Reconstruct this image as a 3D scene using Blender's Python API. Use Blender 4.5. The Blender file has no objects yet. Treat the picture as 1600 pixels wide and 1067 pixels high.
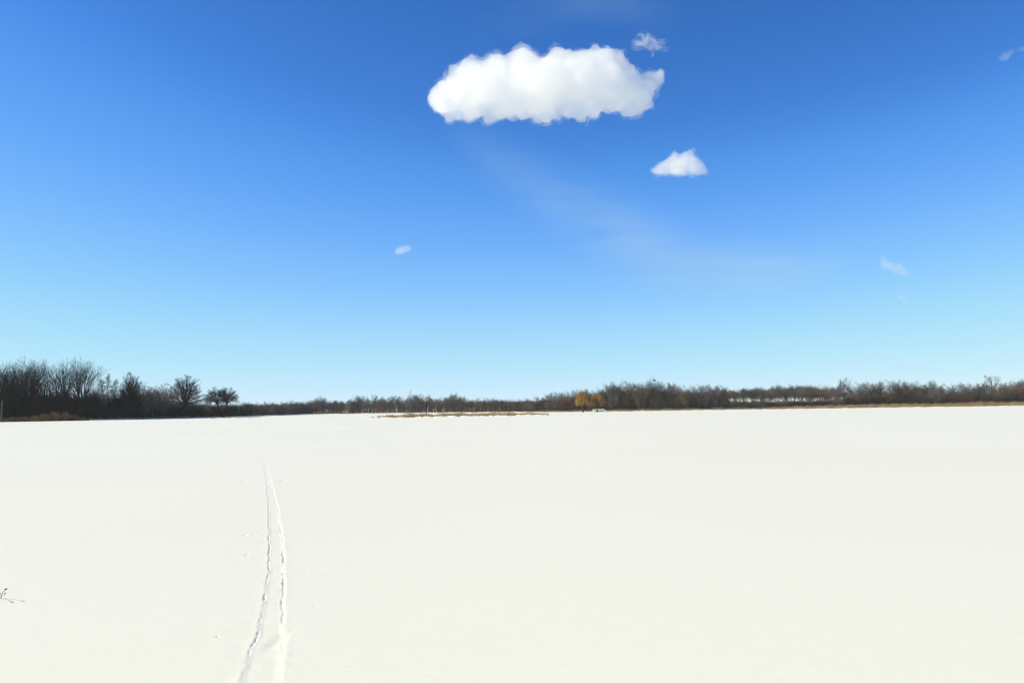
import bpy, math, random
import numpy as np
from mathutils import Vector, Matrix, noise

SC = bpy.context.scene
COL = SC.collection
R = math.radians

# ------------------------------------------------------------------ camera
F = 1280.0                      # focal length in photo pixels (1600 wide)
CAM_H = 2.2
PITCH = math.atan(105.0 / F)
ROLL = -R(0.888)
cam_data = bpy.data.cameras.new('camera')
cam_data.sensor_width = 36.0
cam_data.lens = 36.0 * F / 1600.0
cam_data.clip_start = 0.1
cam_data.clip_end = 60000.0
cam = bpy.data.objects.new('camera', cam_data)
COL.objects.link(cam)
CAM_M = Matrix.Translation((0, 0, CAM_H)) @ Matrix.Rotation(R(90) + PITCH, 4, 'X') @ Matrix.Rotation(ROLL, 4, 'Z')
cam.matrix_world = CAM_M
SC.camera = cam

# ------------------------------------------------------------------ light
SUN_EL, SUN_AZ = R(36), R(-95)          # azimuth clockwise from +Y
world = bpy.data.worlds.new('World')
SC.world = world
world.use_nodes = True
wn = world.node_tree
for n in list(wn.nodes):
    wn.nodes.remove(n)
w_out = wn.nodes.new('ShaderNodeOutputWorld')
w_bg = wn.nodes.new('ShaderNodeBackground')
w_sky = wn.nodes.new('ShaderNodeTexSky')
w_sky.sky_type = 'NISHITA'
w_sky.sun_disc = False
w_sky.sun_elevation = SUN_EL
w_sky.sun_rotation = SUN_AZ
w_sky.altitude = 0
w_sky.air_density = 0.7
w_sky.dust_density = 0.0
w_sky.ozone_density = 3.0
# one tone curve for the whole sky (the photograph is developed with deep blues)
w_sc = wn.nodes.new('ShaderNodeVectorMath'); w_sc.operation = 'SCALE'; w_sc.inputs['Scale'].default_value = 0.1
w_cv = wn.nodes.new('ShaderNodeRGBCurve')
w_up = wn.nodes.new('ShaderNodeVectorMath'); w_up.operation = 'SCALE'; w_up.inputs['Scale'].default_value = 10.0
CURVE = [[(0, 0), (.05, .024), (.088, .048), (.117, .096), (.145, .150), (.193, .235), (.293, .37), (.42, .48), (.57, .58), (1, .78)],
         [(0, 0), (.09, .105), (.159, .200), (.209, .33), (.255, .42), (.331, .55), (.468, .715), (.604, .80), (.71, .84), (1, .92)],
         [(0, 0), (.15, .28), (.315, .635), (.397, .86), (.463, .95), (.556, .985), (.70, .97), (1, .985)]]
for ch, pts in enumerate(CURVE):
    cv = w_cv.mapping.curves[ch]
    cv.points[0].location = pts[0]; cv.points[1].location = pts[-1]
    for q in pts[1:-1]: cv.points.new(*q)
w_cv.mapping.use_clip = False
w_cv.mapping.extend = 'EXTRAPOLATED'
w_cv.mapping.update()
w_bg.inputs['Strength'].default_value = 0.084
wn.links.new(w_sky.outputs[0], w_sc.inputs[0])
wn.links.new(w_sc.outputs[0], w_cv.inputs['Color'])
wn.links.new(w_cv.outputs[0], w_up.inputs[0])
wn.links.new(w_up.outputs[0], w_bg.inputs['Color'])
wn.links.new(w_bg.outputs[0], w_out.inputs['Surface'])
sun_d = bpy.data.lights.new('sun', 'SUN')
sun_d.energy = 4.7
sun_d.angle = R(0.53)
sun_d.color = (1.0, 0.885, 0.57)
sun = bpy.data.objects.new('sun', sun_d)
COL.objects.link(sun)
SUN_DIR = Vector((math.sin(SUN_AZ) * math.cos(SUN_EL), math.cos(SUN_AZ) * math.cos(SUN_EL), math.sin(SUN_EL)))
sun.rotation_euler = SUN_DIR.to_track_quat('Z', 'Y').to_euler()
sun.location = SUN_DIR * 200

SC.view_settings.view_transform = 'Standard'
SC.view_settings.look = 'None'
SC.view_settings.exposure = 0.25
SC.view_settings.gamma = 1.0
SC.view_settings.use_curve_mapping = False
SC.render.engine = 'CYCLES'
cy = SC.cycles
cy.use_denoising = True
cy.denoiser = 'OPENIMAGEDENOISE'
cy.denoising_input_passes = 'RGB_ALBEDO_NORMAL'
cy.denoising_prefilter = 'ACCURATE'
cy.filter_width = 1.2
cy.max_bounces = 24
cy.diffuse_bounces = 4
cy.glossy_bounces = 3
cy.volume_bounces = 20
cy.transparent_max_bounces = 48
cy.sample_clamp_indirect = 10.0

# ------------------------------------------------------------------ helpers
def ray(px, py):
    d = CAM_M.to_3x3() @ Vector(((px - 800.0) / F, -(py - 533.5) / F, -1.0))
    return d

def horizon(px):
    lo, hi = 500.0, 800.0
    for _ in range(40):
        m = (lo + hi) / 2
        if ray(px, m).z > 0:
            lo = m
        else:
            hi = m
    return lo

def col_x(px, y):
    """x of the picture column px (at the horizon) for depth y."""
    d = ray(px, horizon(px))
    return d.x / d.y * y

def z_at(px, py, y):
    d = ray(px, py)
    return CAM_H + d.z / d.y * y

def on_ground(px, py):
    d = ray(px, py)
    t = -CAM_H / d.z
    return Vector((d.x * t, d.y * t, 0))

def at_dist(px, py, y):
    d = ray(px, py)
    return Vector((0, 0, CAM_H)) + d * (y / d.y)

def interp(x, tab):
    return float(np.interp(x, [t[0] for t in tab], [t[1] for t in tab]))

def tag(o, label=None, cat=None, group=None, kind=None):
    if label: o['label'] = label
    if cat: o['category'] = cat
    if group: o['group'] = group
    if kind: o['kind'] = kind
    return o

def mesh_np(name, verts, faces, mat, smooth=False):
    me = bpy.data.meshes.new(name)
    me.from_pydata([tuple(v) for v in verts], [], faces)
    if smooth:
        me.polygons.foreach_set('use_smooth', [True] * len(me.polygons))
    if mat: me.materials.append(mat)
    me.update()
    return me

def link(name, me, parent=None, loc=None):
    o = bpy.data.objects.new(name, me)
    COL.objects.link(o)
    if parent: o.parent = parent
    if loc is not None: o.location = loc
    return o

def empty(name, loc=(0, 0, 0), rz=0, s=1.0):
    o = bpy.data.objects.new(name, None)
    COL.objects.link(o)
    o.location = loc
    o.rotation_euler = (0, 0, rz)
    o.scale = (s, s, s) if not hasattr(s, '__len__') else s
    o.empty_display_size = 0.5
    return o

# ------------------------------------------------------------------ materials
def new_mat(name):
    m = bpy.data.materials.new(name)
    m.use_nodes = True
    nt = m.node_tree
    return m, nt, nt.nodes['Principled BSDF'], nt.nodes['Material Output']

def noise_mat(name, cols, scale=2.0, rough=0.9, detail=4, spec=0.2, bump=0.0, stretch=None, per_object=0.0):
    m, nt, b, out = new_mat(name)
    tc = nt.nodes.new('ShaderNodeTexCoord')
    nz = nt.nodes.new('ShaderNodeTexNoise')
    nz.inputs['Scale'].default_value = scale
    nz.inputs['Detail'].default_value = detail
    src = tc.outputs['Object']
    if stretch:
        mp = nt.nodes.new('ShaderNodeMapping')
        mp.inputs['Scale'].default_value = stretch
        nt.links.new(src, mp.inputs['Vector'])
        src = mp.outputs[0]
    nt.links.new(src, nz.inputs['Vector'])
    cr = nt.nodes.new('ShaderNodeValToRGB')
    e = cr.color_ramp.elements
    e[0].position, e[1].position = 0.3, 0.7
    e[0].color, e[1].color = (*cols[0], 1), (*cols[-1], 1)
    for i, c in enumerate(cols[1:-1]):
        k = e.new(0.3 + 0.4 * (i + 1) / (len(cols) - 1))
        k.color = (*c, 1)
    nt.links.new(nz.outputs['Fac'], cr.inputs['Fac'])
    csrc = cr.outputs['Color']
    if per_object:
        oi = nt.nodes.new('ShaderNodeObjectInfo')
        mr = nt.nodes.new('ShaderNodeMapRange')
        mr.inputs['To Min'].default_value = 1 - per_object
        mr.inputs['To Max'].default_value = 1 + per_object
        nt.links.new(oi.outputs['Random'], mr.inputs['Value'])
        mx = nt.nodes.new('ShaderNodeVectorMath')
        mx.operation = 'SCALE'
        nt.links.new(csrc, mx.inputs[0])
        nt.links.new(mr.outputs[0], mx.inputs['Scale'])
        csrc = mx.outputs[0]
    nt.links.new(csrc, b.inputs['Base Color'])
    b.inputs['Roughness'].default_value = rough
    b.inputs['Specular IOR Level'].default_value = spec
    if bump:
        bp = nt.nodes.new('ShaderNodeBump')
        bp.inputs['Strength'].default_value = bump
        nt.links.new(nz.outputs['Fac'], bp.inputs['Height'])
        nt.links.new(bp.outputs[0], b.inputs['Normal'])
    return m

M_BARK = noise_mat('bark', [(.030, .026, .022), (.060, .052, .044), (.095, .085, .075)], 1.5, bump=.5, stretch=(3, 3, .4), per_object=.35)
M_BARK_PALE = noise_mat('pale_bark', [(.10, .09, .075), (.17, .15, .13), (.22, .20, .18)], 1.5, stretch=(3, 3, .4), per_object=.2)
M_TWIG = noise_mat('twigs', [(.07, .056, .045), (.11, .09, .073), (.16, .133, .11)], .35, per_object=.4)
M_TWIG_DARK = noise_mat('dark_twigs', [(.008, .007, .0065), (.016, .014, .0125)], .35, per_object=.4, spec=.03)  # near-black: silhouette shade of the left wood put into the twig colour
M_BARK_DARK = noise_mat('dark_bark', [(.008, .007, .0065), (.017, .015, .013)], 1.5, spec=.03, stretch=(3, 3, .4), per_object=.3)  # bark darkened the same way, backlit shade of the left trees in its albedo
M_TWIG_GREY = noise_mat('grey_twigs', [(.085, .08, .078), (.13, .125, .12)], .35, per_object=.25)
M_TWIG_RED = noise_mat('reddish_twigs', [(.085, .055, .044), (.14, .092, .075)], .35, per_object=.3)
M_WILLOW = noise_mat('willow_twigs', [(.17, .09, .03), (.37, .215, .07), (.46, .29, .10)], .6, per_object=.12)
M_WILLOW_BARK = noise_mat('willow_bark', [(.04, .03, .02), (.08, .06, .045)], 1.5, stretch=(3, 3, .4))
M_REED = noise_mat('dry_reeds', [(.34, .22, .10), (.52, .38, .20), (.62, .50, .30)], .22)
M_REED_RUST = noise_mat('rusty_grass', [(.34, .19, .07), (.58, .34, .13), (.68, .46, .21)], .22)
M_BANK = noise_mat('bank_grass', [(.06, .038, .016), (.13, .08, .035), (.22, .15, .075)], .5)
M_GRASS = noise_mat('dry_grass', [(.18, .13, .075), (.32, .25, .14), (.45, .38, .22)], .18)
M_WEED = noise_mat('dry_weed', [(.05, .04, .025), (.11, .085, .05)], 30)
M_WHITE = noise_mat('white_boards', [(.68, .68, .66), (.82, .82, .80)], 1.2)
M_GREYPANEL = noise_mat('grey_panel', [(.30, .31, .31), (.42, .43, .43)], 2)
M_DARK = noise_mat('dark_opening', [(.012, .012, .012), (.02, .02, .02)], 2)
M_POLE = noise_mat('weathered_pole', [(.05, .05, .05), (.09, .09, .088)], 1.2, stretch=(4, 4, .5))
M_NEST = noise_mat('nest_sticks', [(.016, .013, .01), (.035, .028, .02)], 4)

def snow_mat():
    m, nt, b, out = new_mat('snow')
    tc = nt.nodes.new('ShaderNodeTexCoord')
    n1 = nt.nodes.new('ShaderNodeTexNoise'); n1.inputs['Scale'].default_value = .05; n1.inputs['Detail'].default_value = 6
    nt.links.new(tc.outputs['Object'], n1.inputs['Vector'])
    cr = nt.nodes.new('ShaderNodeValToRGB')
    e = cr.color_ramp.elements
    e[0].position, e[1].position = .35, .65
    e[0].color, e[1].color = (.885, .865, .735, 1), (.91, .89, .765, 1)
    nt.links.new(n1.outputs['Fac'], cr.inputs['Fac'])
    nt.links.new(cr.outputs['Color'], b.inputs['Base Color'])
    b.inputs['Roughness'].default_value = .55
    b.inputs['Specular IOR Level'].default_value = .4
    n2 = nt.nodes.new('ShaderNodeTexNoise'); n2.inputs['Scale'].default_value = 3.0; n2.inputs['Detail'].default_value = 8
    n2.inputs['Roughness'].default_value = .65
    mp = nt.nodes.new('ShaderNodeMapping'); mp.inputs['Scale'].default_value = (.6, 1.6, 1)
    mp.inputs['Rotation'].default_value = (0, 0, R(30))
    nt.links.new(tc.outputs['Object'], mp.inputs['Vector'])
    nt.links.new(mp.outputs[0], n2.inputs['Vector'])
    bp = nt.nodes.new('ShaderNodeBump'); bp.inputs['Strength'].default_value = .2; bp.inputs['Distance'].default_value = .05
    nt.links.new(n2.outputs['Fac'], bp.inputs['Height'])
    nt.links.new(bp.outputs[0], b.inputs['Normal'])
    return m
M_SNOW = snow_mat()

# ------------------------------------------------------------------ ground
SHORE = [(-900, 300), (-400, 325), (-100, 338), (0, 341), (60, 345), (100, 350), (200, 367), (300, 395), (370, 455), (420, 560), (470, 650), (560, 665), (650, 600),
         (720, 540), (800, 480), (880, 440), (950, 420), (1050, 405), (1200, 397), (1400, 384), (1600, 361), (1900, 330), (2600, 260)]
RISE = [(-400, 4), (200, 3), (400, 4.5), (600, 5.5), (800, 7), (950, 8), (1100, 7), (1300, 7), (1450, 6), (2600, 6)]
SH_X = np.array([s[0] for s in SHORE], float); SH_D = np.array([s[1] for s in SHORE], float)
RI_X = np.array([s[0] for s in RISE], float); RI_D = np.array([s[1] for s in RISE], float)

def sstep(a, b, x):
    t = np.clip((x - a) / (b - a), 0, 1)
    return t * t * (3 - 2 * t)

def ground_h(x, y):
    x = np.asarray(x, float); y = np.asarray(y, float)
    yy = np.maximum(y, 1.0)
    px = np.clip(800 + F * x / yy, -900, 2600)
    s = np.where(y > 60, y - np.interp(px, SH_X, SH_D), -50)
    h = sstep(0, 6, s) * .55 + sstep(10, 220, s) * np.interp(px, RI_X, RI_D) + sstep(300, 3000, s) * 12
    und = .012 * np.sin(x * .31 + 1.3) * np.sin(y * .19 + .4) + .01 * np.sin(x * .9 + y * .35)
    return h + und * np.clip((y - 56) / 30, 0, 1)

SK = -0.304
def track_x0(y): return -1.2 + SK * (y - 4.0)
HW = 1.6
Y0, Y1 = 4.0, 58.0

def geo(a, b, n):
    return list(np.geomspace(a, b, n))

def snow_field():
    ys = [-3000, -1200, -500, -200, -80, -30, -10, -3, 1, Y0] + list(np.arange(5, 58, 1.0)) + [Y1] + geo(60, 900, 240) + geo(930, 9000, 40)
    off = [0]
    side = [HW] + geo(2.0, 40, 40)[0:] + geo(42, 800, 120) + geo(860, 9000, 24)
    offs = [-s for s in reversed(side)] + list(side)
    ys = np.array(ys); offs = np.array(offs)
    YY, OO = np.meshgrid(ys, offs, indexing='ij')
    XX = track_x0(YY) + OO
    ZZ = ground_h(XX, YY)
    V = np.stack([XX, YY, ZZ], -1).reshape(-1, 3)
    nc = len(offs); mid = len(side) - 1
    faces = []
    for i in range(len(ys) - 1):
        for j in range(nc - 1):
            if j == mid and ys[i] >= Y0 and ys[i + 1] <= Y1:
                continue
            a = i * nc + j
            faces.append((a, a + 1, a + nc + 1, a + nc))
    o = link('snow_field', mesh_np('snow_field', V, faces, M_SNOW, True))
    tag(o, 'flat snow covered lake and shores reaching to the horizon', kind='structure')
snow_field()

# the track: two jagged grooves with a shallow trough between
TR = [(1067, 375, 437), (1030, 386, 440), (1000, 399, 443), (960, 409, 443.5), (940, 413, 441), (900, 419, 443), (870, 421, 442), (840, 421, 440.5),
      (800, 420, 435), (770, 418, 428), (745, 414.5, 421), (720, 411.5, 416.5), (700, 409.5, 413), (690, 408.5, 411.5)]
TRG = []
for py, l, r in TR:
    a, b = on_ground(l, py), on_ground(r, py)
    TRG.append((a.y, a.x, b.x))
TRG.insert(0, (3.0, TRG[0][1] + .3, TRG[0][2] + .95))
TRG = np.array(TRG)

def fbm1(y, seed, f0, octs=4, g=.55):
    """value noise along a line"""
    out = np.zeros_like(y); amp = 1.0; tot = 0
    for k in range(octs):
        rs = np.random.RandomState(seed * 31 + k)
        tab = rs.uniform(-1, 1, 8192)
        p = y * f0 * 2 ** k
        i = np.floor(p).astype(int); t = p - i; t = t * t * (3 - 2 * t)
        out += amp * (tab[i % 8192] * (1 - t) + tab[(i + 1) % 8192] * t)
        tot += amp; amp *= g
    return out / tot

def fbm2(x, y, seed, f0, octs=4, g=.5):
    out = np.zeros_like(x); amp = 1.0; tot = 0
    for k in range(octs):
        rs = np.random.RandomState(seed * 17 + k)
        tab = rs.uniform(-1, 1, (256, 256))
        u, v = x * f0 * 2 ** k, y * f0 * 2 ** k
        i, j = np.floor(u).astype(int), np.floor(v).astype(int)
        a, b = u - i, v - j
        a = a * a * (3 - 2 * a); b = b * b * (3 - 2 * b)
        i0, i1, j0, j1 = i % 256, (i + 1) % 256, j % 256, (j + 1) % 256
        out += amp * ((tab[i0, j0] * (1 - a) + tab[i1, j0] * a) * (1 - b) + (tab[i0, j1] * (1 - a) + tab[i1, j1] * a) * b)
        tot += amp; amp *= g
    return out / tot

def ski_track():
    ys = [Y0]
    while ys[-1] < Y1 - .2:
        y = ys[-1]
        ys.append(y + max(.022, y * y / 5200))
    ys[-1] = Y1
    ys = np.array(ys)
    core = np.arange(-.72, .7201, .012)
    side = np.array(geo(.75, HW, 16))
    offs = np.concatenate([-side[::-1], core, side])
    YY, OO = np.meshgrid(ys, offs, indexing='ij')
    XX = track_x0(YY) + OO
    xl = np.interp(ys, TRG[:, 0], TRG[:, 1])
    xr = np.interp(ys, TRG[:, 0], TRG[:, 2])
    jl = fbm1(ys, 3, 3.4, 5, .75) * .028 + fbm1(ys, 4, .7, 2) * .012
    jr = fbm1(ys, 5, 3.0, 5, .75) * .028 + fbm1(ys, 6, .7, 2) * .012
    wl = (.010 + .005 * fbm1(ys, 7, 3.0, 3))
    wr = (.015 + .008 * fbm1(ys, 8, 3.0, 3))
    # how deep the grooves are along the track
    dl = .016 * np.clip(.45 + 1.9 * fbm1(ys, 9, 1.9, 5, .7), 0, 1.3)
    right_deep = np.interp(ys, [4, 7.0, 8.6, 9.3, 12.8, 13.5, 16, 24, 30, 45, 58], [.25, .2, .35, 1.5, 1.5, .5, .9, .9, .6, .3, 0])
    dr = .017 * right_deep * np.clip(.55 + 1.7 * fbm1(ys, 10, 2.2, 5, .7), 0, 1.4)
    far = .66 * np.clip(1 - (ys - 17) / 32, 0, 1) ** 1.3
    u_l = XX - (xl + jl)[:, None]
    u_r = XX - (xr + jr)[:, None]
    scl = np.maximum(1.0, ys / 20)[:, None]         # grooves trodden wider further out
    gl = -(dl * far)[:, None] * np.exp(-(u_l / (wl[:, None] * scl)) ** 4)
    gr = -(dr * far)[:, None] * np.exp(-(u_r / (wr[:, None] * scl)) ** 4)
    lip_l = (.004 * far)[:, None] * np.exp(-((u_l + .035 * scl) / (.03 * scl)) ** 2) * np.clip(.4 + fbm2(XX, YY, 2, 14.0, 3), 0, 1)
    lip_r = (.003 * far)[:, None] * np.exp(-((u_r - .05 * scl) / (.035 * scl)) ** 2) * np.clip(.5 + fbm2(XX, YY, 3, 12.0, 3), 0, 1)
    inside = sstep(-.02, .05, u_l) * sstep(-.02, .05, -u_r)
    trough = -.011 * inside * far[:, None] * (1 + .6 * fbm2(XX, YY, 5, 2.0, 3))
    # a trodden dip near the right edge at the front
    dip = on_ground(431, 1003)
    d2 = ((XX - dip.x) / .07) ** 2 + ((YY - dip.y) / .34) ** 2
    trough += -.010 * np.exp(-d2)
    rough = .0022 * fbm2(XX, YY, 6, 9.0, 4) * np.exp(-((OO) / .5) ** 4)
    ZZ = gl + gr + lip_l + lip_r + trough + rough
    # scattered dents and clods beside the track
    rs = np.random.RandomState(5)
    for px, py, r_, dz in [(382, 836, .045, -.028), (398, 836, .03, -.018), (386, 866, .035, -.022), (381, 751, .09, -.03), (440, 752, .12, -.04), (460, 804, .06, -.022),
                           (470, 806, .05, -.02), (472, 826, .05, .012), (477, 891, .03, -.012), (498, 888, .05, -.012), (492, 945, .03, -.01), (402, 1045, .02, -.006),
                           (426, 689, .2, .02), (414, 709, .2, -.03), (430, 740, .12, .02), (340, 994, .02, -.015), (393, 838, .03, .01)]:
        c = on_ground(px, py)
        k = max(1.0, c.y / 14)
        ZZ += .42 * dz * np.exp(-(((XX - c.x) / r_) ** 2 + ((YY - c.y) / (r_ * 1.4 * k)) ** 2) ** 2)
    edge = np.clip((HW - np.abs(OO)) / .25, 0, 1) * np.clip((YY - Y0) / .3, 0, 1) * np.clip((Y1 - YY) / 4, 0, 1)
    ZZ *= edge
    # a hidden rim tucked under the surrounding snow
    nr, nc = YY.shape
    V = np.stack([XX, YY, ZZ], -1).reshape(-1, 3)
    faces = []
    for i in range(nr - 1):
        for j in range(nc - 1):
            a = i * nc + j
            faces.append((a, a + 1, a + nc + 1, a + nc))
    ring = [j for j in range(nc)] + [i * nc + nc - 1 for i in range(1, nr)] + [(nr - 1) * nc + j for j in range(nc - 2, -1, -1)] + [i * nc for i in range(nr - 2, 0, -1)]
    cx, cyy = V[:, 0].mean(), V[:, 1].mean()
    base = len(V); extra = []
    for k in ring:
        x, y, z = V[k]
        yy_ = y + (.2 if y > Y1 - 1e-6 else -.2 if y < Y0 + 1e-6 else 0)
        ox = x - track_x0(y)
        xx_ = x + (.2 if ox > HW - 1e-6 else -.2 if ox < -HW + 1e-6 else 0)
        extra.append((xx_, yy_, -.03))
    n = len(ring)
    for k in range(n):
        k2 = (k + 1) % n
        faces.append((base + n + k2, base + n + k, base + k, base + k2))
    V = np.concatenate([V, np.array(extra), V[ring]])
    o = link('ski_track', mesh_np('ski_track', V, faces, M_SNOW, True))
    tag(o, 'pair of ragged grooves running through the snow towards the far shore', kind='structure')
ski_track()

# ------------------------------------------------------------------ tube builder
class MB:
    def __init__(s): s.v = []; s.f = []
    def tube(s, pts, rad, n=3, cap=True):
        base = len(s.v)
        prev = None
        for i, p in enumerate(pts):
            a = pts[min(i + 1, len(pts) - 1)] - pts[max(i - 1, 0)]
            if a.length < 1e-9: a = Vector((0, 0, 1))
            a.normalize()
            ref = Vector((1, 0, 0)) if abs(a.x) < .8 else Vector((0, 1, 0))
            u = a.cross(ref).normalized(); w = a.cross(u)
            r = rad[i]
            if i == len(pts) - 1 and cap:
                s.v.append(tuple(p)); continue
            for k in range(n):
                an = 2 * math.pi * k / n
                q = p + (u * math.cos(an) + w * math.sin(an)) * r
                s.v.append((q.x, q.y, q.z))
        m = len(pts)
        for i in range(m - 1):
            b0 = base + i * n
            if i == m - 2 and cap:
                t = base + (m - 1) * n
                for k in range(n): s.f.append((b0 + k, b0 + (k + 1) % n, t))
            else:
                for k in range(n):
                    s.f.append((b0 + k, b0 + (k + 1) % n, b0 + n + (k + 1) % n, b0 + n + k))
    def box(s, c, sz, rz=0.0):
        b = len(s.v)
        ca, sa = math.cos(rz), math.sin(rz)
        for dz in (-.5, .5):
            for dx, dy in ((-.5, -.5), (.5, -.5), (.5, .5), (-.5, .5)):
                x, y = dx * sz[0], dy * sz[1]
                s.v.append((c[0] + x * ca - y * sa, c[1] + x * sa + y * ca, c[2] + dz * sz[2]))
        for f in ((0, 3, 2, 1), (4, 5, 6, 7), (0, 1, 5, 4), (1, 2, 6, 5), (2, 3, 7, 6), (3, 0, 4, 7)):
            s.f.append(tuple(b + i for i in f))
    def build(s, name, mat, parent=None, smooth=True):
        return link(name, mesh_np(name, s.v, s.f, mat, smooth), parent)

def rvec(rg):
    while True:
        v = Vector((rg.uniform(-1, 1), rg.uniform(-1, 1), rg.uniform(-1, 1)))
        if .05 < v.length < 1: return v.normalized()

def grow(rg, trunk, crown, p, d, L, r, lev, P):
    """one branch and all that grows from it"""
    nseg = P['segs'][lev]
    pts = [p.copy()]; rad = [r]
    d = d.normalized()
    tip = P['tip'][lev]
    for i in range(nseg):
        d = (d + rvec(rg) * P['wob'][lev] + Vector((0, 0, P['trop'][lev]))).normalized()
        pts.append(pts[-1] + d * (L / nseg))
        rad.append(r * (1 + (tip - 1) * (i + 1) / nseg))
    last = lev == P['levels'] - 1
    mb = trunk if lev < P['trunk_lev'] else crown
    mb.tube(pts, rad, 6 if lev == 0 else 4 if lev == 1 else 3, cap=(tip < .3))
    if last: return
    n = P['n'][lev]
    lo = P['from'][lev]
    for k in range(n):
        t = lo + (1 - lo) * ((k + rg.random()) / n)
        t = min(t, .999)
        i = min(int(t * nseg), nseg - 1); ft = t * nseg - i
        q = pts[i].lerp(pts[i + 1], ft)
        ax = (pts[i + 1] - pts[i]).normalized()
        az = k * 2.4 + rg.random() * 1.2
        ref = Vector((1, 0, 0)) if abs(ax.x) < .8 else Vector((0, 1, 0))
        u = ax.cross(ref).normalized(); w = ax.cross(u)
        side = u * math.cos(az) + w * math.sin(az)
        a0, a1 = P['ang'][lev]
        an = R(a1 + (a0 - a1) * (t - lo) / (1 - lo + 1e-6) * (.8 + .4 * rg.random()))
        cd = ax * math.cos(an) + side * math.sin(an)
        l0, l1 = P['len'][lev]
        prof = l1 + (l0 - l1) * (t - lo) / (1 - lo + 1e-6)
        cl = L * prof * rg.uniform(.75, 1.2)
        cr = max(rad[i] * P['rr'][lev] * rg.uniform(.8, 1.1), P['rmin'])
        cr = min(cr, P['rcap'][lev + 1])
        grow(rg, trunk, crown, q, cd, cl, cr, lev + 1, P)

BASE = dict(levels=5, trunk_lev=2, segs=[6, 5, 4, 3, 2], wob=[.07, .16, .2, .25, .25], trop=[.05, .06, .04, .02, 0.02], tip=[.45, .3, .3, .25, .1],
            n=[9, 7, 6, 5], ang=[(25, 62), (28, 55), (30, 55), (30, 55)], len=[(.62, .95), (.45, .65), (.45, .65), (.5, .7)], rr=[.6, .6, .6, .6], rmin=.034,
            rcap=[9, .30, .15, .075, .04], **{'from': [.32, .25, .2, .15]})
def PP(**k):
    d = dict(BASE); d.update(k); return d

def make_tree(name, seed, P, H=15.0, trunks=1, spread=0.0, m_trunk=None, m_crown=None, trunk_frac=.5, r0=.36):
    """prototype of height about H, kept in a dict: meshes for trunk and crown, height, width"""
    rg = random.Random(seed)
    tb, cb = MB(), MB()
    for k in range(trunks):
        d = Vector((0, 0, 1))
        if trunks > 1:
            a = math.pi * 2 * k / trunks + rg.random() * .5 if trunks > 2 else math.pi * k
            d = Vector((math.cos(a) * spread, math.sin(a) * spread * .6, 1))
        grow(rg, tb, cb, Vector((0, 0, -.3)), d, H * trunk_frac, r0 * rg.uniform(.85, 1.1), 0, P)
    zs = sorted(v[2] for v in cb.v)
    top = zs[int(len(zs) * .997)]
    k = H / top
    tb.v = [(x * k, y * k, z * k) for x, y, z in tb.v]
    cb.v = [(x * k, y * k, z * k) for x, y, z in cb.v]
    xs = sorted(abs(v[0]) for v in cb.v)
    return dict(name=name, trunk=mesh_np('trunk', tb.v, tb.f, m_trunk or M_BARK, True), crown=mesh_np('crown', cb.v, cb.f, m_crown or M_TWIG, False), H=H,
                W=2 * xs[int(len(xs) * .97)], tris=len(cb.f) + 2 * len(tb.f))

PROTO = {}
def proto(key, *a, **k): PROTO[key] = make_tree(*a, **k)
ROUND = PP()
for i in range(4):
    proto(f'round{i}', 'bare_tree', 11 + i, ROUND, trunk_frac=.52, m_crown=(M_TWIG, M_TWIG, M_TWIG_GREY, M_TWIG_RED)[i])
FAN = PP(rcap=[9, .46, .22, .10, .045], rmin=.036, ang=[(14, 38), (22, 42), (26, 48), (30, 50)], trop=[.03, .10, .07, .04, .03], len=[(.75, .95), (.42, .6), (.42, .6), (.5, .7)], n=[9, 6, 5, 4], **{'from': [.42, .3, .25, .2]})
for i in range(3):
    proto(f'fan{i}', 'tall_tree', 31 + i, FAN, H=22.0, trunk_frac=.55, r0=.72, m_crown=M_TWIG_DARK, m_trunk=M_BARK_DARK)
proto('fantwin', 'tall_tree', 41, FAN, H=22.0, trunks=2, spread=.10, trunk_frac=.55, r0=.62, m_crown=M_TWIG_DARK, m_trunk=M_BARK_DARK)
for i in range(2):
    proto(f'fanb{i}', 'slender_tree', 51 + i, PP(rmin=.05, rcap=[9, .30, .18, .10, .06], ang=[(14, 40), (22, 45), (26, 50), (30, 50)], trop=[.03, .10, .06, .04, .03], len=[(.5, .55), (.42, .6), (.42, .6), (.5, .7)],
          n=[7, 6, 5, 4], **{'from': [.55, .3, .2, .15]}), H=15.0, trunk_frac=.72, r0=.3, m_crown=M_TWIG_GREY)
DOME = PP(rcap=[9, .34, .14, .065, .036], rmin=.03, n=[0, 7, 6, 4], ang=[(0, 0), (24, 50), (28, 55), (30, 55)], trop=[0, .03, .03, .02, .01], len=[(1, 1), (.24, .40), (.42, .6), (.45, .65)])
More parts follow.
